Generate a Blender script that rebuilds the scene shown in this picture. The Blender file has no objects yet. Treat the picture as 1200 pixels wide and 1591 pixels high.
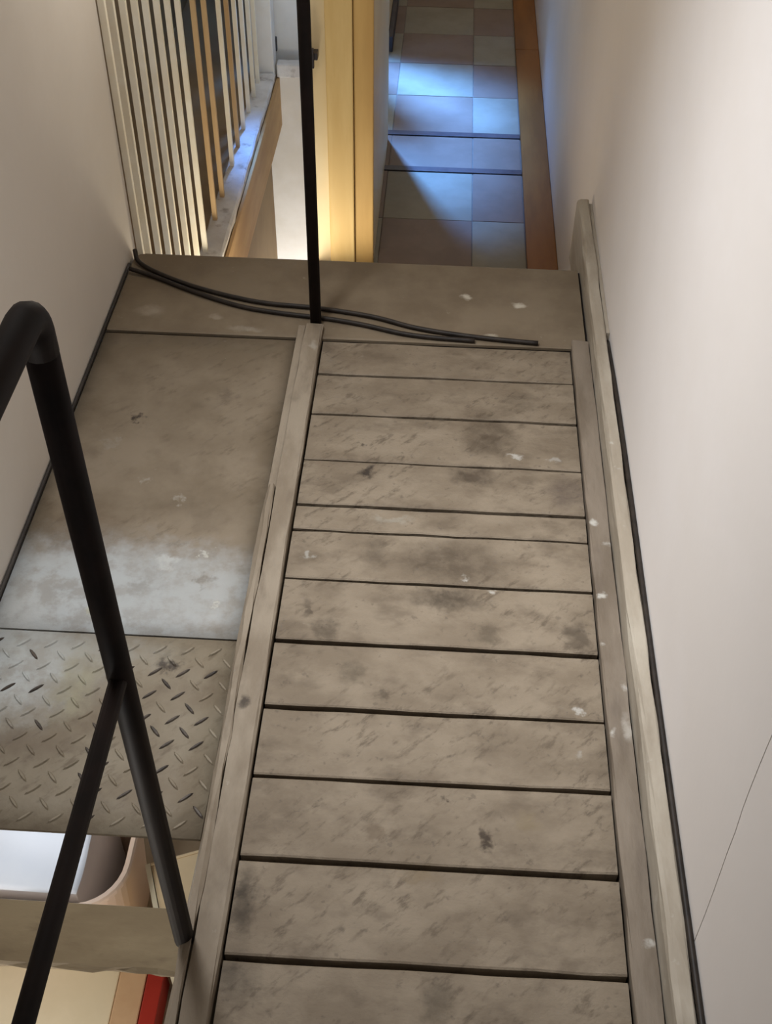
import bpy, bmesh, math, random
from mathutils import Matrix, Vector

# ------------------------------------------------------------------ camera, world, lights, exposure
sc = bpy.context.scene
COL = sc.collection
cam_d = bpy.data.cameras.new('camera')
cam = bpy.data.objects.new('camera', cam_d)
COL.objects.link(cam)
cam_d.sensor_fit = 'VERTICAL'
cam_d.sensor_height = 36.0
cam_d.sensor_width = 36.0
cam_d.lens = 1805.57 / 1591 * 36.0
cam_d.clip_start = 0.02
Rm = ((0.9983086, -0.0470118, 0.0342027), (0.0573248, 0.6979785, -0.7138206), (0.0096852, 0.7145739, 0.6994929))
M4 = Matrix(Rm).to_4x4()
M4.translation = Vector((0, 0, 1.70))
cam.matrix_world = M4
sc.camera = cam

w = bpy.data.worlds.new('world')
sc.world = w
w.use_nodes = True
w.node_tree.nodes['Background'].inputs['Color'].default_value = (0.92, 0.93, 0.95, 1)
w.node_tree.nodes['Background'].inputs['Strength'].default_value = 0.42

def area(name, loc, target, size, power, col, size_y=None, spread=180):
    l = bpy.data.lights.new(name, 'AREA')
    l.energy = power
    l.color = col
    l.size = size
    if size_y:
        l.shape = 'RECTANGLE'
        l.size_y = size_y
    l.spread = math.radians(spread)
    o = bpy.data.objects.new(name, l)
    COL.objects.link(o)
    o.location = loc
    o.rotation_euler = (Vector(target) - Vector(loc)).to_track_quat('-Z', 'Y').to_euler()
    return o

def point(name, loc, power, col, r=0.06):
    l = bpy.data.lights.new(name, 'POINT')
    l.energy = power
    l.color = col
    l.shadow_soft_size = r
    o = bpy.data.objects.new(name, l)
    COL.objects.link(o)
    o.location = loc
    return o

# neutral lamp of the stairwell, high up close to the left wall
area('stairwell_lamp', (-0.62, 1.48, 2.35), (0.16, 1.46, 0.1), 0.30, 11.0, (0.945, 0.970, 1.0), spread=66)
# warm lamp of the flight below, down in the well
point('lower_flight_lamp', (-0.50, 3.12, -0.62), 13, (1.0, 0.89, 0.68), 0.10)
point('well_fill', (-0.60, 4.45, -1.85), 20, (0.96, 0.98, 1.0), 0.10)  # unseen fill added to brighten the foot of the well wall
point('far_landing_fill', (-0.62, 4.80, 0.25), 2.6, (0.86, 0.93, 1.0), 0.06)  # unseen fill added to whiten the far door and newel
# unseen warm fills added to brighten the balusters and the landing wall
point('baluster_fill', (-0.44, 2.70, 1.12), 7.2, (1.0, 0.92, 0.80), 0.08)
point('side_landing_fill', (-1.05, 4.6, 1.5), 4, (1.0, 0.88, 0.68), 0.1)
# unseen fills added to brighten the tub, cloth and things below the opening
point('under_floor_fill', (-0.72, 0.42, -0.34), 9, (1.0, 0.97, 0.94), 0.06)
point('under_plate_fill', (-0.74, 1.22, -0.15), 2.2, (0.90, 0.95, 1.0), 0.05)  # added under the plate to light the white cloth
# bluish daylight entering the corridor by the side doorway
area('doorway_daylight', (-0.62, 5.40, 2.20), (-0.12, 4.68, -0.53), 0.14, 35, (0.115, 0.35, 1.0), spread=38)
area('corridor_fill', (0.05, 6.9, 1.2), (0.05, 4.5, -0.4), 0.6, 5, (1.0, 0.93, 0.88))  # unseen fill added to lift the far corridor tiles

vs = sc.view_settings
vs.view_transform = 'Standard'
vs.look = 'None'
vs.gamma = 1.0
vs.exposure = 0.0
vs.use_curve_mapping = False
try:
    sc.cycles.use_denoising = True
except Exception:
    pass

# ------------------------------------------------------------------ helpers
rnd = random.Random(7)

def _lin(c):
    out = []
    for v in c[:3]:
        v = v / 255.0
        out.append(v / 12.92 if v <= 0.04045 else ((v + 0.055) / 1.055) ** 2.4)
    return (*out, 1.0)

def mat(name, c1, c2=None, scale=6.0, stretch=(1, 1, 1), rough=0.7, bump=0.0, bscale=40.0, spots=(), grit=None, dist=0.02, metal=0.0, spec=0.3, alb=1.0, scuff=None, lo=0.35, hi=0.65):
    """noise-mixed paint with optional fine grit and irregular stains or light patches (world position)"""
    def lin(c):
        return tuple(v * alb for v in _lin(c)[:3]) + (1.0,)
    m = bpy.data.materials.new(name)
    m.use_nodes = True
    nt = m.node_tree
    N, L = nt.nodes, nt.links
    b = N['Principled BSDF']
    b.inputs['Roughness'].default_value = rough
    b.inputs['Metallic'].default_value = metal
    b.inputs['Specular IOR Level'].default_value = spec
    geo = N.new('ShaderNodeNewGeometry')
    def noise(sc_, det=5, st=(1, 1, 1), off=0.0):
        mp = N.new('ShaderNodeMapping')
        mp.inputs['Scale'].default_value = st
        mp.inputs['Location'].default_value = (off, off * 0.7, off * 1.3)
        L.new(geo.outputs['Position'], mp.inputs['Vector'])
        n = N.new('ShaderNodeTexNoise')
        n.inputs['Scale'].default_value = sc_
        n.inputs['Detail'].default_value = det
        n.inputs['Roughness'].default_value = 0.6
        L.new(mp.outputs['Vector'], n.inputs['Vector'])
        return n
    def rng(sock, a, b_, t0=0.0, t1=1.0):
        r = N.new('ShaderNodeMapRange')
        r.interpolation_type = 'SMOOTHSTEP'
        r.inputs['From Min'].default_value = a
        r.inputs['From Max'].default_value = b_
        r.inputs['To Min'].default_value = t0
        r.inputs['To Max'].default_value = t1
        L.new(sock, r.inputs['Value'])
        return r.outputs['Result']
    def mix(fac, a, b_):
        x = N.new('ShaderNodeMix')
        x.data_type = 'RGBA'
        if isinstance(fac, float):
            x.inputs[0].default_value = fac
        else:
            L.new(fac, x.inputs[0])
        for i, v in ((6, a), (7, b_)):
            if isinstance(v, tuple):
                x.inputs[i].default_value = v
            else:
                L.new(v, x.inputs[i])
        return x.outputs[2]
    col = lin(c1)
    if c2:
        col = mix(rng(noise(scale, 6, stretch).outputs['Fac'], lo, hi), lin(c1), lin(c2))
    if grit:      # (colour, scale, threshold, strength)
        for k, (gc, gs, gt, gf) in enumerate(grit):
            n = noise(gs, 4, stretch if k % 2 == 0 else (1, 1, 1), 3.1 + k * 5.7)
            col = mix(rng(n.outputs['Fac'], gt - (0.08 if k == 0 else 0.0), gt + (0.16 if k == 0 else 0.09), 0.0, gf), col, lin(gc))
    if scuff:     # (colour, strength): diagonal streaky scuffs inside broad patches
        rot = N.new('ShaderNodeVectorRotate')
        rot.rotation_type = 'Z_AXIS'
        rot.inputs['Angle'].default_value = -0.75
        L.new(geo.outputs['Position'], rot.inputs['Vector'])
        mp = N.new('ShaderNodeMapping')
        mp.inputs['Scale'].default_value = (1.0, 2.6, 1)
        L.new(rot.outputs[0], mp.inputs['Vector'])
        sn = N.new('ShaderNodeTexNoise')
        sn.inputs['Scale'].default_value = 21
        sn.inputs['Detail'].default_value = 7
        sn.inputs['Roughness'].default_value = 0.66
        L.new(mp.outputs['Vector'], sn.inputs['Vector'])
        a = rng(sn.outputs['Fac'], 0.51, 0.68, 0.0, scuff[1])
        bmask = rng(noise(4.2, 3, (1, 1, 1), 12.5).outputs['Fac'], 0.40, 0.58)
        mm = N.new('ShaderNodeMath')
        mm.operation = 'MULTIPLY'
        L.new(a, mm.inputs[0])
        L.new(bmask, mm.inputs[1])
        col = mix(mm.outputs[0], col, lin(scuff[0]))
    if spots:     # (x, y, z, radius, colour, strength)
        dn = noise(34, 5, (1, 1, 1), 9.0)
        patchy = rng(noise(26, 6, (1, 1, 1), 4.4).outputs['Fac'], 0.36, 0.60, 0.55, 1.0)
        sub = N.new('ShaderNodeVectorMath')
        sub.operation = 'MULTIPLY_ADD'
        L.new(dn.outputs['Color'], sub.inputs[0])
        sub.inputs[1].default_value = (dist * 2, dist * 2, dist * 2)
        L.new(geo.outputs['Position'], sub.inputs[2])
        for (x, y, z, r, c, f) in spots:
            rx, ry = r if isinstance(r, tuple) else (r, r)
            s2 = N.new('ShaderNodeVectorMath')
            s2.operation = 'SUBTRACT'
            L.new(sub.outputs[0], s2.inputs[0])
            s2.inputs[1].default_value = (x + dist, y + dist, z + dist)
            s3 = N.new('ShaderNodeVectorMath')
            s3.operation = 'MULTIPLY'
            L.new(s2.outputs[0], s3.inputs[0])
            s3.inputs[1].default_value = (1 / rx, 1 / ry, 1 / max(rx, ry))
            d = N.new('ShaderNodeVectorMath')
            d.operation = 'LENGTH'
            L.new(s3.outputs[0], d.inputs[0])
            fac = rng(d.outputs['Value'], 0.30, 1.15, f, 0.0)
            if max(rx, ry) > 0.028:
                mm = N.new('ShaderNodeMath')
                mm.operation = 'MULTIPLY'
                L.new(fac, mm.inputs[0])
                L.new(patchy, mm.inputs[1])
                fac = mm.outputs[0]
            col = mix(fac, col, lin(c))
    if isinstance(col, tuple):
        b.inputs['Base Color'].default_value = col
    else:
        L.new(col, b.inputs['Base Color'])
    if bump:
        bn = noise(bscale, 5, stretch, 1.7)
        bp = N.new('ShaderNodeBump')
        bp.inputs['Strength'].default_value = bump
        bp.inputs['Distance'].default_value = 0.01
        L.new(bn.outputs['Fac'], bp.inputs['Height'])
        L.new(bp.outputs['Normal'], b.inputs['Normal'])
    return m

def box(bm, x0, x1, y0, y1, z0, z1):
    v = [bm.verts.new(p) for p in ((x0, y0, z0), (x1, y0, z0), (x1, y1, z0), (x0, y1, z0), (x0, y0, z1), (x1, y0, z1), (x1, y1, z1), (x0, y1, z1))]
    for f in ((0, 3, 2, 1), (4, 5, 6, 7), (0, 1, 5, 4), (1, 2, 6, 5), (2, 3, 7, 6), (3, 0, 4, 7)):
        bm.faces.new([v[i] for i in f])
    return v

def prism_y(bm, prof, y0, y1, cap=True):
    """extrude an (x, z) profile along y"""
    a = [bm.verts.new((x, y0, z)) for x, z in prof]
    b = [bm.verts.new((x, y1, z)) for x, z in prof]
    n = len(prof)
    for i in range(n):
        bm.faces.new((a[i], a[(i + 1) % n], b[(i + 1) % n], b[i]))
    if cap:
        bm.faces.new(a[::-1])
        bm.faces.new(b)

def tube(bm, pts, r, seg=12):
    pts = [Vector(p) for p in pts]
    rings = []
    ref = None
    for i, p in enumerate(pts):
        if i == 0:
            t = pts[1] - pts[0]
        elif i == len(pts) - 1:
            t = pts[-1] - pts[-2]
        else:
            t = (pts[i + 1] - p).normalized() + (p - pts[i - 1]).normalized()
        t.normalize()
        if ref is None:
            ref = t.orthogonal().normalized()
        ref = (ref - t * ref.dot(t)).normalized()
        u = t.cross(ref)
        rings.append([bm.verts.new(p + (ref * math.cos(2 * math.pi * k / seg) + u * math.sin(2 * math.pi * k / seg)) * r) for k in range(seg)])
    for a, b in zip(rings, rings[1:]):
        for k in range(seg):
            bm.faces.new((a[k], a[(k + 1) % seg], b[(k + 1) % seg], b[k]))
    bm.faces.new(rings[0][::-1])
    bm.faces.new(rings[-1])

def smooth_path(pts, n=8):
    """Catmull-Rom through the points"""
    P = [Vector(p) for p in pts]
    P = [P[0] * 2 - P[1]] + P + [P[-1] * 2 - P[-2]]
    out = []
    for i in range(1, len(P) - 2):
        for k in range(n):
            t = k / n
            a, b, c, d = P[i - 1], P[i], P[i + 1], P[i + 2]
            out.append(0.5 * ((2 * b) + (c - a) * t + (2 * a - 5 * b + 4 * c - d) * t * t + (3 * b - a - 3 * c + d) * t ** 3))
    out.append(P[-2])
    return out

def obj(name, bm, m, parent=None, bevel=0.0, smooth=False, seg=2, origin=None):
    if origin is not None:
        bmesh.ops.translate(bm, verts=bm.verts, vec=-Vector(origin))
    bmesh.ops.recalc_face_normals(bm, faces=bm.faces)
    me = bpy.data.meshes.new(name)
    bm.to_mesh(me)
    bm.free()
    if m:
        me.materials.append(m)
    if smooth:
        for p in me.polygons:
            p.use_smooth = True
    o = bpy.data.objects.new(name, me)
    COL.objects.link(o)
    if origin is not None:
        o.location = origin
    if parent:
        o.parent = parent
        if origin is not None:
            o.location = Vector(origin) - parent.location
        elif parent.location.length > 0:
            o.location = -parent.location
    if bevel:
        md = o.modifiers.new('bevel', 'BEVEL')
        md.width = bevel
        md.segments = seg
        md.limit_method = 'ANGLE'
    return o

def bx(name, dims, m, parent=None, bevel=0.0):
    bm = bmesh.new()
    box(bm, *dims)
    return obj(name, bm, m, parent, bevel)

def empty(name, loc):
    o = bpy.data.objects.new(name, None)
    COL.objects.link(o)
    o.location = loc
    o.empty_display_size = 0.1
    return o

def tag(o, label, cat, group=None):
    o['label'] = label
    o['category'] = cat
    if group:
        o['group'] = group
    return o

def struct(o, label=None):
    o['kind'] = 'structure'
    if label:
        o['label'] = label
    return o

# ------------------------------------------------------------------ materials
WHITE_SPECK = (200, 196, 186)
DARK = (62, 50, 40)
plank_spots = [
    (-0.13, 1.86, 0, 0.018, (52, 42, 34), 0.9), (-0.15, 1.95, 0, 0.010, (60, 50, 40), 0.8),
    (0.19, 1.925, 0, (0.022, 0.010), (205, 200, 190), 0.9), (0.28, 1.925, 0, (0.015, 0.012), (190, 185, 175), 0.7),
    (0.13, 1.99, 0, (0.07, 0.08), (92, 78, 62), 0.75), (0.10, 1.86, 0, (0.07, 0.04), (80, 66, 52), 0.8), (0.30, 1.82, 0, (0.06, 0.06), (104, 90, 80), 0.7),
    (0.21, 2.12, 0, (0.05, 0.05), (104, 90, 74), 0.5), (0.06, 1.60, 0, (0.13, 0.075), (92, 78, 62), 0.75),
    (0.05, 1.50, 0, (0.09, 0.035), (74, 62, 48), 0.8), (-0.10, 1.62, 0, (0.03, 0.05), (92, 80, 66), 0.6),
    (-0.22, 1.46, 0, (0.012, 0.03), (84, 72, 58), 0.7), (-0.18, 1.41, 0, (0.03, 0.03), (80, 68, 54), 0.6),
    (0.13, 1.42, 0, (0.025, 0.03), (92, 80, 64), 0.6), (0.30, 1.42, 0, (0.03, 0.05), (84, 72, 58), 0.7),
    (-0.12, 1.31, 0, (0.03, 0.03), (94, 82, 66), 0.6), (-0.07, 1.27, 0, (0.02, 0.015), (84, 72, 58), 0.6),
    (0.12, 0.985, 0, (0.014, 0.020), (60, 46, 34), 0.85), (0.06, 1.06, 0, 0.010, (70, 58, 46), 0.8),
    (-0.06, 0.99, 0, (0.015, 0.02), (112, 94, 74), 0.5),
    (-0.255, 0.86, 0, (0.025, 0.07), (62, 52, 40), 0.75), (-0.25, 0.74, 0, (0.05, 0.05), (64, 54, 42), 0.6),
    (0.05, 0.72, 0, (0.03, 0.04), (70, 60, 46), 0.5),
    (0.08, 1.555, 0, 0.010, (205, 200, 190), 0.8), (0.14, 1.53, 0, 0.008, (205, 200, 190), 0.8),
    (0.29, 1.25, 0, (0.012, 0.009), (205, 200, 190), 0.85), (0.285, 1.155, 0, (0.010, 0.010), (190, 184, 172), 0.6),
    (-0.07, 1.715, 0, (0.05, 0.012), (176, 168, 152), 0.7), (-0.235, 1.60, 0, 0.010, (190, 186, 176), 0.7),
    (0.02, 0.915, 0, (0.04, 0.016), (142, 122, 92), 0.5), (0.19, 1.02, 0, (0.03, 0.02), (146, 128, 96), 0.45),
]
M_plank = mat('worn_plank_paint', (163, 147, 126), (142, 126, 106), scale=9, stretch=(0.7, 1.1, 1), alb=0.60, rough=0.72, bump=0.35, bscale=60,
              spots=plank_spots, dist=0.032, scuff=((92, 78, 62), 0.65), grit=[((112, 97, 80), 17, 0.56, 0.55), ((108, 96, 82), 60, 0.62, 0.5), ((196, 190, 178), 75, 0.735, 0.6)])
sheet_spots = [
    (-0.665, 2.0, 0, 0.018, (46, 36, 28), 0.9), (-0.735, 1.96, 0, 0.010, (165, 158, 146), 0.3),
    (-0.515, 1.565, 0, (0.028, 0.022), (208, 205, 196), 0.9), (-0.60, 1.80, 0, 0.015, (172, 165, 152), 0.6),
    (-0.52, 1.74, 0, 0.012, (172, 165, 152), 0.6), (-0.70, 1.91, 0, (0.03, 0.010), (160, 152, 138), 0.6),
    (-0.68, 1.46, 0, (0.36, 0.19), (206, 212, 214), 0.85), (-0.43, 1.48, 0, (0.26, 0.15), (188, 190, 188), 0.75),  # large pale ovals, next line's first too: cool light pool painted in
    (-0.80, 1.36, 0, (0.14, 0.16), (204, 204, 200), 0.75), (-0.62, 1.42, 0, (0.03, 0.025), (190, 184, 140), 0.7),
    (-0.55, 1.50, 0, (0.03, 0.03), (128, 120, 110), 0.5), (-0.43, 1.52, 0, (0.02, 0.02), (120, 112, 100), 0.5),
    (-0.40, 1.46, 0, 0.009, (206, 203, 192), 0.8), (-0.44, 1.585, 0, 0.010, (206, 203, 192), 0.8),
    (-0.70, 1.66, 0, (0.10, 0.09), (112, 94, 74), 0.5), (-0.45, 1.68, 0, (0.05, 0.05), (120, 106, 88), 0.5),
    (-0.48, 2.09, 0, (0.03, 0.035), (104, 90, 76), 0.55),
]
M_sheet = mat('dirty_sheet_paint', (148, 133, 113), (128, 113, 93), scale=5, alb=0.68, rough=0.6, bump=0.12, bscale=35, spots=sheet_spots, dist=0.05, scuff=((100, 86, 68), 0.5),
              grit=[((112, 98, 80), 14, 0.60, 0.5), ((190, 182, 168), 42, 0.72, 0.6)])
M_end = mat('dirty_end_sheet_paint', (128, 114, 95), (112, 98, 80), scale=5, alb=0.88, rough=0.62, bump=0.1, bscale=30, grit=[((182, 174, 158), 40, 0.73, 0.5)],
            spots=[(0.08, 2.535, 0, (0.018, 0.016), (196, 188, 172), 0.85), (0.215, 2.51, 0, (0.022, 0.014), (196, 188, 172), 0.85), (0.14, 2.37, 0, (0.02, 0.01), (180, 172, 156), 0.6),
                   (-0.72, 2.42, 0, (0.04, 0.03), (168, 158, 142), 0.6), (-0.47, 2.36, 0, (0.05, 0.015), (168, 160, 146), 0.5), (-0.55, 2.40, 0, (0.02, 0.015), (164, 154, 138), 0.5)])
M_tread = mat('painted_tread_plate', (150, 138, 118), (134, 120, 100), scale=7, alb=0.70, rough=0.6, bump=0.15, bscale=45, dist=0.05, scuff=((100, 86, 68), 0.6),
              spots=[(-0.80, 1.30, 0, (0.26, 0.18), (208, 213, 213), 0.85), (-0.62, 1.26, 0, (0.05, 0.10), (170, 162, 124), 0.5), (-0.46, 1.30, 0, (0.022, 0.022), (58, 46, 38), 0.9),  # big pale oval continues the painted light pool onto the plate
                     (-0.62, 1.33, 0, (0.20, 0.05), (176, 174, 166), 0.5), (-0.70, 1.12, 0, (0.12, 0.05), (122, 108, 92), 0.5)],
              grit=[((116, 102, 84), 20, 0.58, 0.5), ((186, 180, 164), 50, 0.72, 0.5)])
M_bar_dark = mat('worn_steel_bar', (54, 47, 42), (80, 71, 63), scale=40, rough=0.5)
M_curb = mat('worn_curb_paint', (166, 152, 133), (142, 127, 108), scale=14, stretch=(1, 0.35, 1), alb=0.68, rough=0.7, bump=0.3, bscale=50,
             grit=[((112, 98, 82), 22, 0.60, 0.6), ((198, 192, 180), 34, 0.69, 0.6)],
             spots=[(-0.305, 1.22, 0.02, (0.014, 0.016), (64, 54, 46), 0.85), (-0.29, 2.28, 0.02, (0.012, 0.02), (184, 178, 166), 0.6)])
M_curb_r = mat('worn_right_curb_paint', (150, 136, 120), (126, 112, 96), scale=12, stretch=(1, 0.3, 1), alb=0.68, rough=0.65, bump=0.25, bscale=50,
               grit=[((106, 94, 84), 18, 0.60, 0.5)],
               spots=[(0.345, 1.72, 0.02, 0.012, (214, 210, 200), 0.9), (0.372, 1.66, 0.02, 0.012, (205, 200, 190), 0.9), (0.345, 1.52, 0.02, (0.012, 0.012), (214, 210, 200), 0.9), (0.345, 1.40, 0.02, 0.010, (205, 200, 190), 0.9), (0.375, 1.30, 0.02, 0.014, (200, 194, 184), 0.9), (0.346, 1.20, 0.02, 0.010, (214, 210, 200), 0.9), (0.372, 1.21, 0.02, (0.014, 0.03), (196, 188, 176), 0.8), (0.365, 0.82, 0.02, 0.012, (205, 200, 190), 0.9)])
M_skirt = mat('worn_skirting_paint', (186, 176, 160), (160, 148, 131), scale=10, stretch=(1, 0.3, 1), alb=0.80, rough=0.6, bump=0.2, bscale=40,
              grit=[((128, 114, 96), 14, 0.64, 0.6), ((205, 199, 188), 20, 0.66, 0.6)])
M_wall_l = mat('left_wall_paint', (218, 211, 202), (211, 203, 193), scale=1.3, rough=0.7, bump=0.06, bscale=25)
M_wall_r = mat('right_wall_paint', (226, 220, 216), (221, 214, 208), scale=1.2, rough=0.65, bump=0.05, bscale=22)
M_dark = mat('dark_underfloor', (38, 31, 26), (30, 25, 21), scale=8, rough=0.9)
M_black = mat('black_rail_paint', (17, 11, 9), (26, 17, 14), scale=20, rough=0.62, spec=0.14)
M_cable = mat('black_cable', (30, 24, 20), (44, 36, 30), scale=30, rough=0.55)
M_cable_g = mat('grey_dusty_cable', (62, 58, 54), (38, 34, 32), scale=14, stretch=(1, 0.3, 1), rough=0.5)
M_bal = mat('cream_baluster_paint', (250, 244, 228), (244, 234, 212), scale=9, rough=0.55)
M_bal_w = mat('bare_wood_baluster', (206, 176, 134), (190, 156, 112), scale=12, stretch=(1, 1, 0.2), rough=0.6)
M_white = mat('white_paint', (232, 230, 226), (222, 218, 210), scale=4, rough=0.5)
M_kerb = mat('chipped_white_kerb_paint', (226, 224, 222), (206, 202, 198), scale=8, rough=0.55, bump=0.2, bscale=30, grit=[((120, 104, 92), 16, 0.60, 0.7)])
M_fascia = mat('tan_fascia_wood', (196, 160, 112), (178, 142, 98), scale=9, stretch=(1, 0.25, 1), rough=0.65)
M_cream = mat('cream_wall_paint', (232, 218, 184), (224, 206, 166), scale=2, rough=0.6)
M_yellow = mat('yellow_wood_casing', (230, 204, 146), (216, 186, 126), scale=10, stretch=(1, 1, 0.12), rough=0.5)
M_yellow2 = mat('ochre_wood_casing', (214, 180, 118), (200, 164, 104), scale=10, stretch=(1, 1, 0.12), rough=0.5)
M_landwall = mat('dim_landing_wall', (146, 124, 94), (134, 112, 84), scale=3, rough=0.8)
M_brown = mat('orange_brown_wood', (148, 96, 44), (122, 76, 32), scale=9, stretch=(1, 0.15, 1), rough=0.45)
M_tileA = mat('pale_grey_tile', (176, 168, 148), (164, 156, 136), scale=7, alb=0.68, rough=0.5, spec=0.22)
M_tileB = mat('mauve_tile', (168, 146, 130), (158, 136, 120), scale=7, alb=0.60, rough=0.5, spec=0.22)
M_grout = mat('grey_grout', (140, 130, 120), (128, 118, 108), scale=20, rough=0.8)
M_strip = mat('dark_metal_strip', (58, 56, 62), (74, 70, 74), scale=14, rough=0.45)
M_step = mat('step_paint', (140, 122, 98), (122, 106, 84), scale=6, rough=0.7)
M_beam = mat('olive_timber', (150, 132, 102), (132, 114, 86), scale=9, stretch=(0.4, 1, 1), alb=0.75, rough=0.75, bump=0.3, bscale=50, grit=[((92, 76, 58), 26, 0.62, 0.6)])
M_lower = mat('lower_floor_boards', (176, 160, 136), (160, 142, 118), scale=4, rough=0.7)
M_tub = mat('pinkish_beige_plastic', (226, 200, 178), (216, 188, 164), scale=3, rough=0.4)
M_paper = mat('white_sheet', (238, 240, 244), (226, 230, 238), scale=3, rough=0.6)
M_card = mat('cream_card', (232, 208, 168), (222, 196, 152), scale=4, rough=0.7)
M_card2 = mat('pale_cream_board', (226, 214, 184), (216, 204, 172), scale=4, rough=0.7)
M_tan = mat('tan_card', (202, 170, 132), (190, 156, 118), scale=5, rough=0.7)
M_red = mat('red_cover', (160, 44, 32), (146, 36, 26), scale=6, rough=0.5)

# ------------------------------------------------------------------ setting: platform floor with planks
bm = bmesh.new()
box(bm, -0.345, 0.400, -0.40, 2.330, -0.14, -0.030)
floor = struct(obj('floor', bm, M_dark), 'dark underfloor of the raised platform seen in the plank joints')

def plank(y0, y1, g0, g1, dz=0.0, skew=0.0):
    """one floor board between joints y0 < y1; g = half gap on each side; slightly wavy edges"""
    bm = bmesh.new()
    n = 9
    x0, x1 = -0.2715, 0.3325
    rows = []
    for i in range(n + 1):
        t = i / n
        x = x0 + (x1 - x0) * t
        s = skew * (t - 0.5)
        ya = y0 + g0 + s + rnd.uniform(0, 0.0022)
        yb = y1 - g1 + s - rnd.uniform(0, 0.0022)
        za = dz + rnd.uniform(-0.0008, 0.0008)
        zb = dz + rnd.uniform(-0.0008, 0.0008)
        rows.append([bm.verts.new(p) for p in ((x, ya, -0.0295), (x, ya, za - 0.002), (x, ya + 0.003, za), (x, yb - 0.003, zb), (x, yb, zb - 0.002), (x, yb, -0.0295))])
    for a, b in zip(rows, rows[1:]):
        for k in range(6):
            bm.faces.new((a[k], b[k], b[(k + 1) % 6], a[(k + 1) % 6]))
    bm.faces.new(rows[0])
    bm.faces.new(rows[-1][::-1])
    return obj('plank', bm, M_plank, floor)

joints = [(2.330, 3.0), (2.196, 2.4), (2.048, 1.6), (1.890, 1.0), (1.749, 3.0), (1.673, 1.6), (1.537, 1.5), (1.379, 3.0), (1.229, 3.0), (1.085, 2.6), (0.931, 3.6), (0.767, 3.6), (0.608, 3.0), (0.452, 3.0), (0.296, 3.0), (0.140, 3.0), (-0.02, 3.0)]
for (ya, ga), (yb, gb) in zip(joints, joints[1:]):
    plank(yb, ya, (gb + 0.5) / 1000, (ga + 0.5) / 1000, rnd.uniform(-0.0015, 0.0), rnd.uniform(-0.002, 0.006))

# left bay under the sheets
bm = bmesh.new()
box(bm, -0.815, -0.346, 1.14, 2.330, -0.07, -0.0065)
box(bm, -0.815, 0.400, 2.331, 2.690, -0.14, -0.010)
struct(obj('floor_substructure', bm, M_dark), 'dark framing under the metal floor sheets')

# curbs and skirting
def wavy_curb(name, prof, y0, y1, m, n=26, amp=0.0016):
    bm = bmesh.new()
    rows = []
    for i in range(n + 1):
        y = y0 + (y1 - y0) * i / n
        rows.append([bm.verts.new((x + rnd.uniform(-amp, amp), y, z + rnd.uniform(-amp, amp) * 0.6)) for x, z in prof])
    k = len(prof)
    for a, b in zip(rows, rows[1:]):
        for j in range(k):
            bm.faces.new((a[j], b[j], b[(j + 1) % k], a[(j + 1) % k]))
    bm.faces.new(rows[0])
    bm.faces.new(rows[-1][::-1])
    return obj(name, bm, m)

struct(wavy_curb('trim_1', [(-0.318, -0.028), (-0.276, -0.028), (-0.276, 0.014), (-0.279, 0.018), (-0.318, 0.018)], -0.05, 2.372, M_curb),
       'worn grey-brown wooden curb between the planks and the metal sheets')
lip = struct(wavy_curb('trim_2', [(-0.3375, -0.004), (-0.319, -0.004), (-0.319, 0.020), (-0.322, 0.024), (-0.331, 0.024), (-0.3375, 0.014)], -0.05, 1.78, M_curb, amp=0.0028),
             'thin chipped raised lip along the left side of the wooden curb')
bx('bar', (-0.3378, -0.319, 1.78, 2.372, -0.004, 0.012), M_curb, lip, 0.003)
struct(wavy_curb('trim_3', [(0.3365, -0.028), (0.3775, -0.028), (0.3775, 0.012), (0.340, 0.014), (0.3365, 0.010)], -0.05, 2.352, M_curb_r),
       'grey-brown wooden curb with white paint chips along the right side of the planks')
br = struct(wavy_curb('baseboard_right', [(0.3800, -0.12), (0.4095, -0.12), (0.4095, 0.068), (0.407, 0.070), (0.389, 0.070), (0.383, 0.066), (0.3800, 0.058)], -0.05, 2.94, M_skirt, n=34, amp=0.0018),
       'pale worn wooden skirting board along the right wall')

bx('filler_strip', (0.4115, 0.4205, 2.32, 2.93, -0.10, 0.062), M_skirt, br)

# ------------------------------------------------------------------ walls
struct(bx('wall_left', (-0.94, -0.822, -0.9, 2.715, -0.12, 2.7), M_wall_l), 'plain grey-beige wall on the left of the platform')
# right wall in two slabs with a jagged crack where they meet
zs = [-1.0, -0.3, 0.0, 0.10, 0.155, 0.21, 0.26, 0.30, 0.35, 0.40, 0.44, 0.49, 0.53, 0.575, 0.62, 0.70, 0.80, 0.95, 1.2, 1.8, 2.7]
jag = [0.800 + (0.022 * min(max((z - 0.15) / 0.3, 0), 1)) + rnd.uniform(-0.0022, 0.0022) for z in zs]
def wall_slab(name, yfar, side, m, lab):
    bm = bmesh.new()
    rows = []
    for z, j in zip(zs, jag):
        ye = j + (0.0012 if side > 0 else -0.0012)
        rows.append([bm.verts.new(p) for p in ((0.421, ye, z), (0.421, yfar, z), (0.53, yfar, z), (0.53, ye, z))])
    for a, b in zip(rows, rows[1:]):
        for k in range(4):
            bm.faces.new((a[k], a[(k + 1) % 4], b[(k + 1) % 4], b[k]))
    bm.faces.new(rows[0][::-1])
    bm.faces.new(rows[-1])
    return struct(obj(name, bm, m), lab)
wall_slab('wall_right', 7.0, 1, M_wall_r, 'long pale pinkish-beige wall on the right')
wall_slab('wall_right_near', -0.9, -1, M_wall_r, 'near part of the right wall beyond the thin crack')
struct(bx('ceiling', (-2.2, 0.53, -0.9, 7.0, 2.705, 2.80), M_white), 'plain ceiling')

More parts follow.
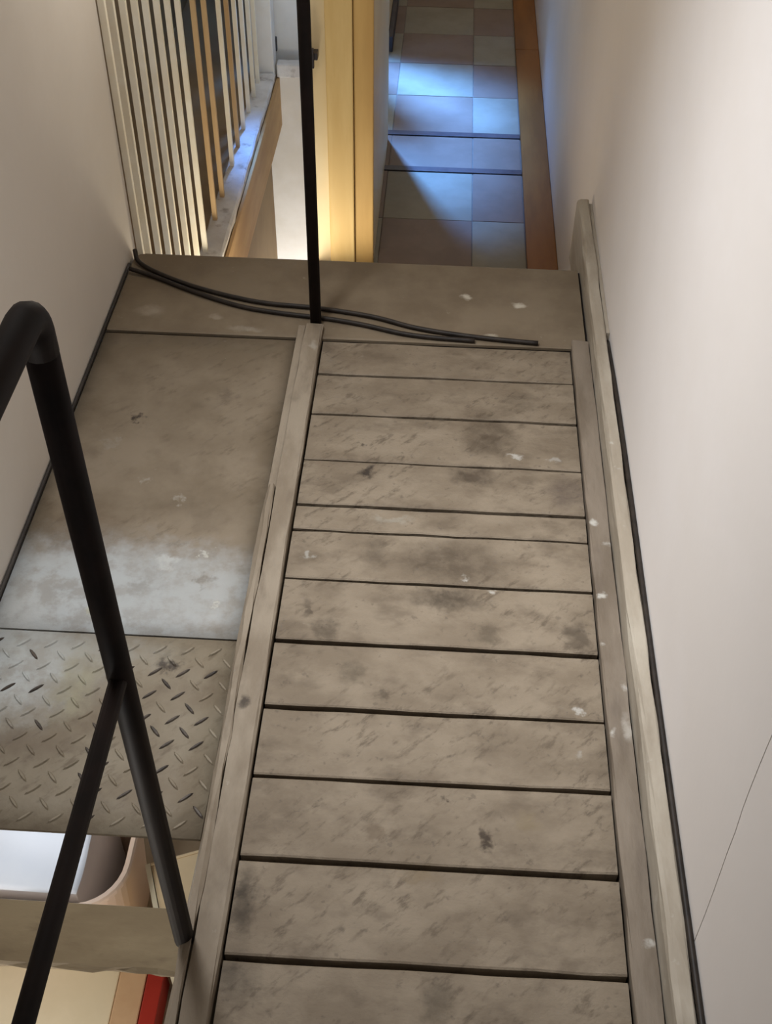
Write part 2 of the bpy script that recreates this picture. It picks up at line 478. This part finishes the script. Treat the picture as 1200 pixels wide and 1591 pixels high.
# ------------------------------------------------------------------ corridor three steps down
FZ = -0.53
bm = bmesh.new()
box(bm, -0.43, 0.405, 3.32, 7.0, FZ - 0.16, FZ - 0.004)
cor = struct(obj('floor_corridor', bm, M_grout), 'tiled floor of the lower corridor')
tm = {}
def tile(x0, x1, y0, y1, m):
    g = 0.0018
    wx, wy = round(x1 - x0 - 2 * g, 4), round(y1 - y0 - 2 * g, 4)
    key = (wx, wy, m.name)
    if key not in tm:
        bm = bmesh.new()
        v = box(bm, 0, wx, 0, wy, -0.0055, 0)
        me = bpy.data.meshes.new('tile')
        bmesh.ops.recalc_face_normals(bm, faces=bm.faces)
        bm.to_mesh(me)
        bm.free()
        me.materials.append(m)
        tm[key] = me
    o = bpy.data.objects.new('tile', tm[key])
    COL.objects.link(o)
    o.parent = cor
    o.location = (x0 + g, y0 + g, FZ + rnd.uniform(-0.0006, 0.0006))
cols = [(-0.43, -0.21), (-0.21, 0.120), (0.120, 0.312)]
rows = [(3.32, 3.50), (3.50, 3.83), (3.83, 4.185), (4.225, 4.485), (4.525, 4.86), (4.86, 5.19), (5.19, 5.52), (5.52, 5.85), (5.85, 6.18), (6.18, 6.51), (6.51, 6.84)]
for r, (a, b) in enumerate(rows):
    for c, (x0, x1) in enumerate(cols):
        tile(x0, x1, a, b, M_tileB if r == 3 else (M_tileA if (r + c + (r > 3)) % 2 else M_tileB))
struct(bx('trim_4', (-0.28, 0.312, 4.187, 4.223, FZ - 0.004, FZ + 0.004), M_strip, None, 0.001), 'nearer dark strip across the tiled corridor floor')
struct(bx('trim_5', (-0.28, 0.312, 4.487, 4.523, FZ - 0.004, FZ + 0.004), M_strip, None, 0.001), 'farther dark strip across the tiled corridor floor')
bm = bmesh.new()
box(bm, 0.314, 0.420, 3.32, 5.35, FZ - 0.004, FZ + 0.012)
box(bm, 0.314, 0.420, 5.352, 7.0, FZ - 0.004, FZ + 0.012)
struct(obj('trim_6', bm, M_brown, None, 0.003), 'orange-brown wooden border board along the right edge of the tiles')
# steps down from the platform (hidden behind its edge)
bm = bmesh.new()
box(bm, -0.27, 0.372, 2.697, 3.01, -0.50, -0.28)
box(bm, -0.27, 0.404, 3.01, 3.318, -0.65, -0.47)
struct(obj('floor_steps', bm, M_step), 'steps between platform and corridor')

# partition between stairwell void and corridor, with its timber casing
struct(bx('wall_partition', (-0.42, -0.226, 3.52, 4.40, -2.2, 2.7), M_cream), 'narrow cream wall end between the stairwell and the corridor')
t7 = struct(bx('trim_7', (-0.372, -0.288, 3.492, 3.519, -2.2, 2.7), M_yellow, None, 0.004), 'yellow wooden casing board on the wall end')
struct(bx('trim_8', (-0.287, -0.224, 3.503, 3.519, -2.2, 2.7), M_yellow2, None, 0.004), 'narrow ochre casing strip beside the yellow board')
struct(bx('trim_9', (-0.275, -0.226, 4.402, 4.450, FZ, 2.7), M_cream, None, 0.004), 'cream doorway casing at the foot of the tiles')
bm = bmesh.new()
box(bm, -0.425, -0.395, 3.484, 3.519, 0.20, 0.222)
box(bm, -0.425, -0.405, 3.470, 3.484, 0.180, 0.240)
struct(obj('trim_10', bm, M_strip, None, 0.002), 'small dark metal bracket on the cream wall end')
struct(bx('wall_corridor', (-0.43, -0.275, 5.30, 7.0, FZ, 2.7), M_cream), 'corridor wall beyond the side doorway')
struct(bx('wall_light_block', (-0.43, -0.275, 4.452, 5.299, 1.62, 2.7), M_cream), 'unseen wall added above the side doorway to block the blue beam')  # added out of view to keep the blue beam off the right wall
struct(bx('baseboard_corridor', (-0.274, -0.252, 5.30, 7.0, FZ, FZ + 0.07), M_strip, None, 0.003), 'dark skirting on the left of the corridor')
struct(bx('wall_far', (-2.2, 0.53, 7.0, 7.12, -2.2, 2.7), M_cream), 'far end wall')

# ------------------------------------------------------------------ side landing with balustrade
bm = bmesh.new()
box(bm, -2.1, -0.752, 2.718, 7.0, FZ - 0.21, FZ)
box(bm, -0.751, -0.431, 5.02, 7.0, FZ - 0.21, FZ)
struct(obj('floor_landing', bm, M_landwall), 'side landing at corridor level')
struct(bx('wall_landing', (-1.42, -1.30, 2.718, 7.0, FZ, 2.7), M_landwall), 'dim tan wall behind the balusters')
struct(bx('trim_11', (-0.751, -0.738, 2.70, 4.998, FZ - 0.225, FZ - 0.002), M_fascia, None, 0.002), 'tan wooden fascia below the white kerb of the landing')
struct(bx('wall_well', (-0.799, -0.421, 5.0, 5.019, -2.2, FZ - 0.003), M_white), 'pale wall at the end of the stairwell below the landing')
struct(bx('floor_well', (-2.1, 0.40, 2.72, 5.03, -2.3, -2.2), M_landwall), 'bottom of the stairwell')
struct(bx('wall_well_side', (-0.90, -0.80, 2.72, 5.03, -2.2, FZ - 0.215), M_landwall), 'side wall of the stairwell under the landing')

bal = empty('balustrade', (-0.80, 3.85, FZ))
tag(bal, 'balustrade of thin upright cream balusters on a white kerb beyond the left wall', 'balustrade')
prof = [(-0.832, FZ), (-0.752, FZ), (-0.750, FZ + 0.030), (-0.757, FZ + 0.036), (-0.828, FZ + 0.036), (-0.832, FZ + 0.030)]
k = wavy_curb('kerb', prof, 2.718, 4.95, M_kerb, n=30, amp=0.003)
k.parent = bal
k.location = -bal.location
k2 = bx('kerb', (-0.749, -0.421, 4.985, 5.045, FZ, FZ + 0.06), M_kerb, bal, 0.006)
ys = [2.728, 2.80, 2.905, 3.015, 3.125, 3.245, 3.37, 3.50, 3.71, 3.875, 4.12, 4.27, 4.42, 4.57, 4.72, 4.85]
bmm = bmesh.new()
box(bmm, -0.008, 0.008, -0.008, 0.008, 0.034, 1.26)
bmesh.ops.recalc_face_normals(bmm, faces=bmm.faces)
me_b = bpy.data.meshes.new('baluster')
bmm.to_mesh(me_b)
bmm.free()
me_b.materials.append(M_bal)
me_w = me_b.copy()
me_w.materials.clear()
me_w.materials.append(M_bal_w)
for i, y in enumerate(ys):
    o = bpy.data.objects.new('baluster', me_w if i in (8, 9, 11) else me_b)
    COL.objects.link(o)
    o.parent = bal
    o.location = (-0.012, y - 3.85, 0)
    if i in (8, 9, 11):
        o['label'] = 'bare brown wooden baluster'
bx('handrail', (-0.83, -0.77, 2.718, 4.94, FZ + 1.262, FZ + 1.305), M_bal_w, bal, 0.008)
bm = bmesh.new()
box(bm, -0.845, -0.755, 4.955, 5.045, FZ, FZ + 1.38)
box(bm, -0.855, -0.745, 4.945, 5.055, FZ + 1.38, FZ + 1.42)
obj('newel_post', bm, M_white, bal, 0.004)

# white door standing behind the kerb
d = struct(bx('door_1', (-0.80, -0.434, 5.12, 5.16, FZ + 0.005, FZ + 2.0), M_white, None, 0.003), 'white door beyond the balustrade')
bx('latch', (-0.772, -0.758, 5.098, 5.12, FZ + 0.07, FZ + 0.13), M_strip, d, 0.003)

# ------------------------------------------------------------------ metal floor sheets on the left
def sheet(dims, m, name, bump_amp=0.0012, n=(8, 14)):
    """thin sheet with a very slightly buckled top"""
    x0, x1, y0, y1, z0, z1 = dims
    bm = bmesh.new()
    top = [[bm.verts.new((x0 + (x1 - x0) * i / n[0], y0 + (y1 - y0) * j / n[1], z1 + (rnd.uniform(-bump_amp, bump_amp) if 0 < i < n[0] and 0 < j < n[1] else 0))) for j in range(n[1] + 1)] for i in range(n[0] + 1)]
    for i in range(n[0]):
        for j in range(n[1]):
            bm.faces.new((top[i][j], top[i + 1][j], top[i + 1][j + 1], top[i][j + 1]))
    per = [top[i][0] for i in range(n[0] + 1)] + [top[n[0]][j] for j in range(1, n[1] + 1)] + [top[i][n[1]] for i in range(n[0] - 1, -1, -1)] + [top[0][j] for j in range(n[1] - 1, 0, -1)]
    low = [bm.verts.new((v.co.x, v.co.y, z0)) for v in per]
    q = len(per)
    for i in range(q):
        bm.faces.new((per[i], low[i], low[(i + 1) % q], per[(i + 1) % q]))
    bm.faces.new(low)
    o = obj(name, bm, m, smooth=False)
    for p in o.data.polygons:
        p.use_smooth = p.normal.z > 0.9
    return o

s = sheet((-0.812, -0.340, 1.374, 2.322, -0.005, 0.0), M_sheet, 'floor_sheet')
tag(s, 'large plain stained floor sheet with pale light painted in beside the left wall', 'floor sheet')

# end sheet with rounded nosing
bm = bmesh.new()
prof = [(2.334, -0.009), (2.334, -0.002), (2.340, 0.0)]
prof += [(2.40 + 0.05 * i, 0.0) for i in range(6)]
for a in range(0, 91, 15):
    prof.append((2.678 + 0.016 * math.sin(math.radians(a)), -0.016 + 0.016 * math.cos(math.radians(a))))
prof += [(2.694, -0.10), (2.691, -0.10), (2.691, -0.009)]
prof = [(y, z + 0.002) for y, z in prof]
rowsv = []
xs = [-0.812, -0.80, -0.785, -0.76] + [-0.7 + 0.1 * i for i in range(11)] + [0.345, 0.373]
for x in xs:
    drop = 0.016 * max(0, (-0.785 - x) / 0.027) ** 2
    rowsv.append([bm.verts.new((x, y if y < 2.6 else y - drop, z)) for y, z in prof])
kk = len(prof)
for a, b in zip(rowsv, rowsv[1:]):
    for j in range(kk):
        bm.faces.new((a[j], b[j], b[(j + 1) % kk], a[(j + 1) % kk]))
bm.faces.new(rowsv[0])
bm.faces.new(rowsv[-1][::-1])
s = obj('end_sheet', bm, M_end)
tag(s, 'dark taupe cross sheet with rounded front edge at the far end of the platform', 'floor sheet')

# tread plate with raised bars
tp = empty('tread_plate', (-0.576, 1.165, 0))
tag(tp, 'tread plate with raised diagonal bars beside the near opening', 'floor plate')
pl = sheet((-0.812, -0.340, 0.957, 1.370, -0.006, 0.0), M_tread, 'plate', 0.0006, (6, 6))
pl.parent = tp
pl.location = -tp.location
def bar_mesh(m):
    bm = bmesh.new()
    n = 8
    L, W, H = 0.0165, 0.0036, 0.0028
    lo = [bm.verts.new((L * math.cos(2 * math.pi * i / n), W * math.sin(2 * math.pi * i / n), -0.0005)) for i in range(n)]
    hi = [bm.verts.new((0.72 * L * math.cos(2 * math.pi * i / n), 0.5 * W * math.sin(2 * math.pi * i / n), H)) for i in range(n)]
    for i in range(n):
        bm.faces.new((lo[i], lo[(i + 1) % n], hi[(i + 1) % n], hi[i]))
    bm.faces.new(hi)
    bm.faces.new(lo[::-1])
    bmesh.ops.recalc_face_normals(bm, faces=bm.faces)
    me = bpy.data.meshes.new('raised_bar')
    bm.to_mesh(me)
    bm.free()
    me.materials.append(m)
    return me
me_p, me_d = bar_mesh(M_tread), bar_mesh(M_bar_dark)
P = 0.0515
for i in range(9):
    for j in range(8):
        for kind in (0, 1):
            x = -0.790 + i * P + (P / 2 if kind else 0)
            y = 0.980 + j * P + (P / 2 if kind else 0)
            if x > -0.352 or y > 1.358:
                continue
            worn = (-0.56 < x < -0.37 and 1.03 < y < 1.31 and rnd.random() < (0.8 if kind == 0 else 0.35)) or rnd.random() < 0.12
            o = bpy.data.objects.new('raised_bar', me_d if worn else me_p)
            COL.objects.link(o)
            o.parent = tp
            o.location = (x + 0.576, y - 1.165, 0.0002)
            o.rotation_euler.z = math.radians(42 if kind == 0 else -48)

# ------------------------------------------------------------------ rails
rail = empty('guard_rail', (-0.334, 0.786, 0.0))
tag(rail, 'black tubular guard rail with bent top corner around the near left opening', 'railing')
bm = bmesh.new()
tube(bm, [(-0.334, 0.786, 0.006), (-0.334, 0.786, 0.60), (-0.334, 0.786, 1.128)], 0.0150, 16)
obj('post', bm, M_black, rail, smooth=True)
bm = bmesh.new()
arc = [(-0.334, 0.786 - 0.022 * (1 - math.cos(a)), 1.124 + 0.022 * math.sin(a)) for a in [math.radians(q) for q in (0, 22, 45, 68, 90)]]
tube(bm, [(-0.334, 0.786, 1.10)] + arc + [(-0.334, 0.40, 1.146), (-0.334, -0.15, 1.146)], 0.0153, 16)
obj('top_rail', bm, M_black, rail, smooth=True)
bm = bmesh.new()
tube(bm, [(-0.334, 0.778, 0.655), (-0.334, 0.3, 0.655), (-0.334, -0.15, 0.655)], 0.0105, 14)
obj('mid_rail', bm, M_black, rail, smooth=True)
bm = bmesh.new()
tube(bm, [(-0.334, -0.15, 0.006), (-0.334, -0.15, 1.16)], 0.0150, 16)
obj('post', bm, M_black, rail, smooth=True)

fp = empty('rail_post', (-0.296, 2.388, 0.0))
tag(fp, 'single upright black tube post at the far end of the wooden curb', 'post')
bm = bmesh.new()
tube(bm, [(-0.296, 2.388, 0.001), (-0.296, 2.388, 0.5), (-0.296, 2.388, 1.15)], 0.0140, 16)
obj('tube', bm, M_black, fp, smooth=True)
bm = bmesh.new()
tube(bm, [(-0.296, 2.388, 1.15), (-0.296, 2.388, 1.158)], 0.0165, 16)
obj('cap', bm, M_black, fp)

# ------------------------------------------------------------------ cables
def cable(name, pts, r, m, label):
    bm = bmesh.new()
    tube(bm, smooth_path(pts, 7), r, 8)
    return tag(obj(name, bm, m, smooth=True), label, 'cable')
Z0 = 0.0085
cable('cable', [(-0.806, 2.655, 0.03), (-0.790, 2.625, 0.012), (-0.72, 2.575, Z0), (-0.60, 2.515, Z0), (-0.45, 2.468, Z0), (-0.30, 2.452, Z0), (-0.16, 2.425, Z0), (-0.05, 2.385, Z0), (0.06, 2.362, Z0), (0.17, 2.348, Z0), (0.255, 2.341, Z0)],
      0.006, M_cable, 'upper of the two black cables lying across the dark end sheet')
cable('cable', [(-0.806, 2.585, 0.016), (-0.74, 2.565, Z0), (-0.62, 2.500, Z0), (-0.50, 2.448, Z0), (-0.40, 2.425, Z0), (-0.2725, 2.408, Z0), (-0.18, 2.388, Z0), (-0.08, 2.358, Z0), (0.00, 2.346, Z0), (0.10, 2.340, Z0)],
      0.006, M_cable, 'lower of the two black cables, nearer the plank ends')
cable('wall_cable', [(0.4153, -0.05, 0.070), (0.4151, 0.6, 0.072), (0.4155, 1.0, 0.070), (0.4151, 1.35, 0.069), (0.4155, 1.7, 0.072), (0.4153, 2.05, 0.068), (0.4153, 2.30, 0.050)],
      0.0052, M_cable, 'black cable tucked between the skirting board and the right wall')
cable('wall_cable', [(-0.8165, 0.97, 0.006), (-0.8165, 1.4, 0.005), (-0.8170, 2.0, 0.005), (-0.8165, 2.33, 0.006), (-0.8165, 2.62, 0.008)],
      0.0042, M_cable_g, 'thin dark cable along the foot of the left wall')

# ------------------------------------------------------------------ near left opening: beam and things on the floor below
LZ = -0.78
struct(bx('floor_lower', (-1.70, -0.36, -0.3, 1.9, LZ - 0.06, LZ), M_lower), 'lower floor seen through the near left opening')
bm = bmesh.new()
n = 14
rws = []
for i in range(n + 1):
    x = -0.820 + (0.472) * i / n
    rws.append([bm.verts.new(p) for p in ((x, 0.778 + rnd.uniform(-0.004, 0.004), -0.105), (x, 0.766 + rnd.uniform(-0.004, 0.004), -0.078), (x, 0.770 + rnd.uniform(-0.002, 0.003), -0.070), (x, 0.870, -0.070), (x, 0.873, -0.075), (x, 0.873, -0.105))])
for a, b in zip(rws, rws[1:]):
    for j in range(6):
        bm.faces.new((a[j], b[j], b[(j + 1) % 6], a[(j + 1) % 6]))
bm.faces.new(rws[0])
bm.faces.new(rws[-1][::-1])
tag(obj('cross_beam', bm, M_beam), 'olive-brown timber beam across the near left opening', 'beam')

def rounded_rect(x0, x1, y0, y1, r, n=8):
    out = []
    for cx, cy, a0 in ((x1 - r, y1 - r, 0), (x0 + r, y1 - r, 90), (x0 + r, y0 + r, 180), (x1 - r, y0 + r, 270)):
        for i in range(n + 1):
            a = math.radians(a0 + 90 * i / n)
            out.append((cx + r * math.cos(a), cy + r * math.sin(a)))
    return out

tub = empty('plastic_tub', (-0.806, 1.195, LZ))
tag(tub, 'beige plastic tub with rounded rim under the tread plate edge', 'tub')
def loft(bm, loops, close_last=True, close_first=True):
    L = [[bm.verts.new(p) for p in lp] for lp in loops]
    n = len(L[0])
    for a, b in zip(L, L[1:]):
        for i in range(n):
            bm.faces.new((a[i], a[(i + 1) % n], b[(i + 1) % n], b[i]))
    if close_first:
        bm.faces.new(L[0][::-1])
    if close_last:
        bm.faces.new(L[-1])
TX0, TX1, TY0, TY1, TZ = -1.060, -0.552, 1.030, 1.36, -0.42
def rr(ins, z, r=0.10):
    return [(x, y, z) for x, y in rounded_rect(TX0 + ins, TX1 - ins, TY0 + ins, TY1 - ins, max(r - ins * 0.5, 0.02))]
bm = bmesh.new()
loft(bm, [rr(0.035, LZ), rr(0.012, TZ - 0.01), rr(0.015, TZ - 0.01), rr(0.038, LZ + 0.006)])
obj('body', bm, M_tub, tub, smooth=False)
bm = bmesh.new()
loft(bm, [rr(0.009, TZ - 0.012), rr(0.0, TZ - 0.012), rr(0.0, TZ - 0.002), rr(0.003, TZ + 0.001), rr(0.010, TZ + 0.001), rr(0.012, TZ - 0.010)], False, False)
obj('rim', bm, M_tub, tub, smooth=False)
# folded white sheet lying in the tub
bm = bmesh.new()
nx, ny = 20, 20
g = [[bm.verts.new((-0.985 + 0.340 * i / nx, 1.062 + 0.245 * j / ny, TZ - 0.006 + 0.005 * math.sin(j * 0.52 + i * 0.12) + 0.002 * math.sin(i * 0.68))) for j in range(ny + 1)] for i in range(nx + 1)]
for i in range(nx):
    for j in range(ny):
        bm.faces.new((g[i][j], g[i + 1][j], g[i + 1][j + 1], g[i][j + 1]))
ext = bmesh.ops.extrude_face_region(bm, geom=bm.faces[:])
for v in [e for e in ext['geom'] if isinstance(e, bmesh.types.BMVert)]:
    v.co.z = LZ + 0.012
fc = obj('folded_cloth', bm, M_paper)
for pg in fc.data.polygons:
    pg.use_smooth = abs(pg.normal.z) > 0.7
tag(fc, 'bright white folded sheet lying in the beige tub', 'cloth')

# open carton beside the tub, turned a little
cart = empty('carton', (-0.487, 1.028, LZ))
tag(cart, 'open cream carton standing to the right of the tub', 'carton')
CW, CD, CH = 0.128, 0.145, 0.30
def cpart(name, dims, m):
    bm = bmesh.new()
    box(bm, *dims)
    o = obj(name, bm, m)
    o.parent = cart
    return o
cpart('panel', (0.0, 0.010, 0.0, CD, 0.0, CH), M_card2)
cpart('panel', (0.011, CW, 0.0, 0.005, 0.0, CH), M_card)
cpart('panel', (0.011, CW, CD - 0.005, CD, 0.0, CH), M_card)
cpart('panel', (CW - 0.005, CW, 0.006, CD - 0.006, 0.0, CH), M_card)
cpart('flap', (0.0115, CW - 0.006, 0.006, CD - 0.006, CH - 0.007, CH - 0.002), M_card)
cart.rotation_euler.z = math.radians(21)

# things below the beam
b = tag(bx('pale_board', (-1.05, -0.600, 0.60, 1.052, LZ, LZ + 0.06), M_card2, None, 0.003), 'pale cream board lying below the timber beam', 'board')
b = tag(bx('tan_box', (-0.597, -0.540, 0.70, 1.052, LZ, LZ + 0.07), M_tan, None, 0.003), 'narrow tan box between the pale board and the red book', 'box')
bk = empty('red_book', (-0.51, 0.86, LZ))
tag(bk, 'small red book at the bottom left beside the curb', 'book')
bx('cover', (-0.536, -0.502, 0.70, 1.050, LZ, LZ + 0.08), M_red, bk, 0.002)
bx('pages', (-0.5345, -0.5035, 0.696, 0.6995, LZ + 0.003, LZ + 0.076), M_paper, bk)
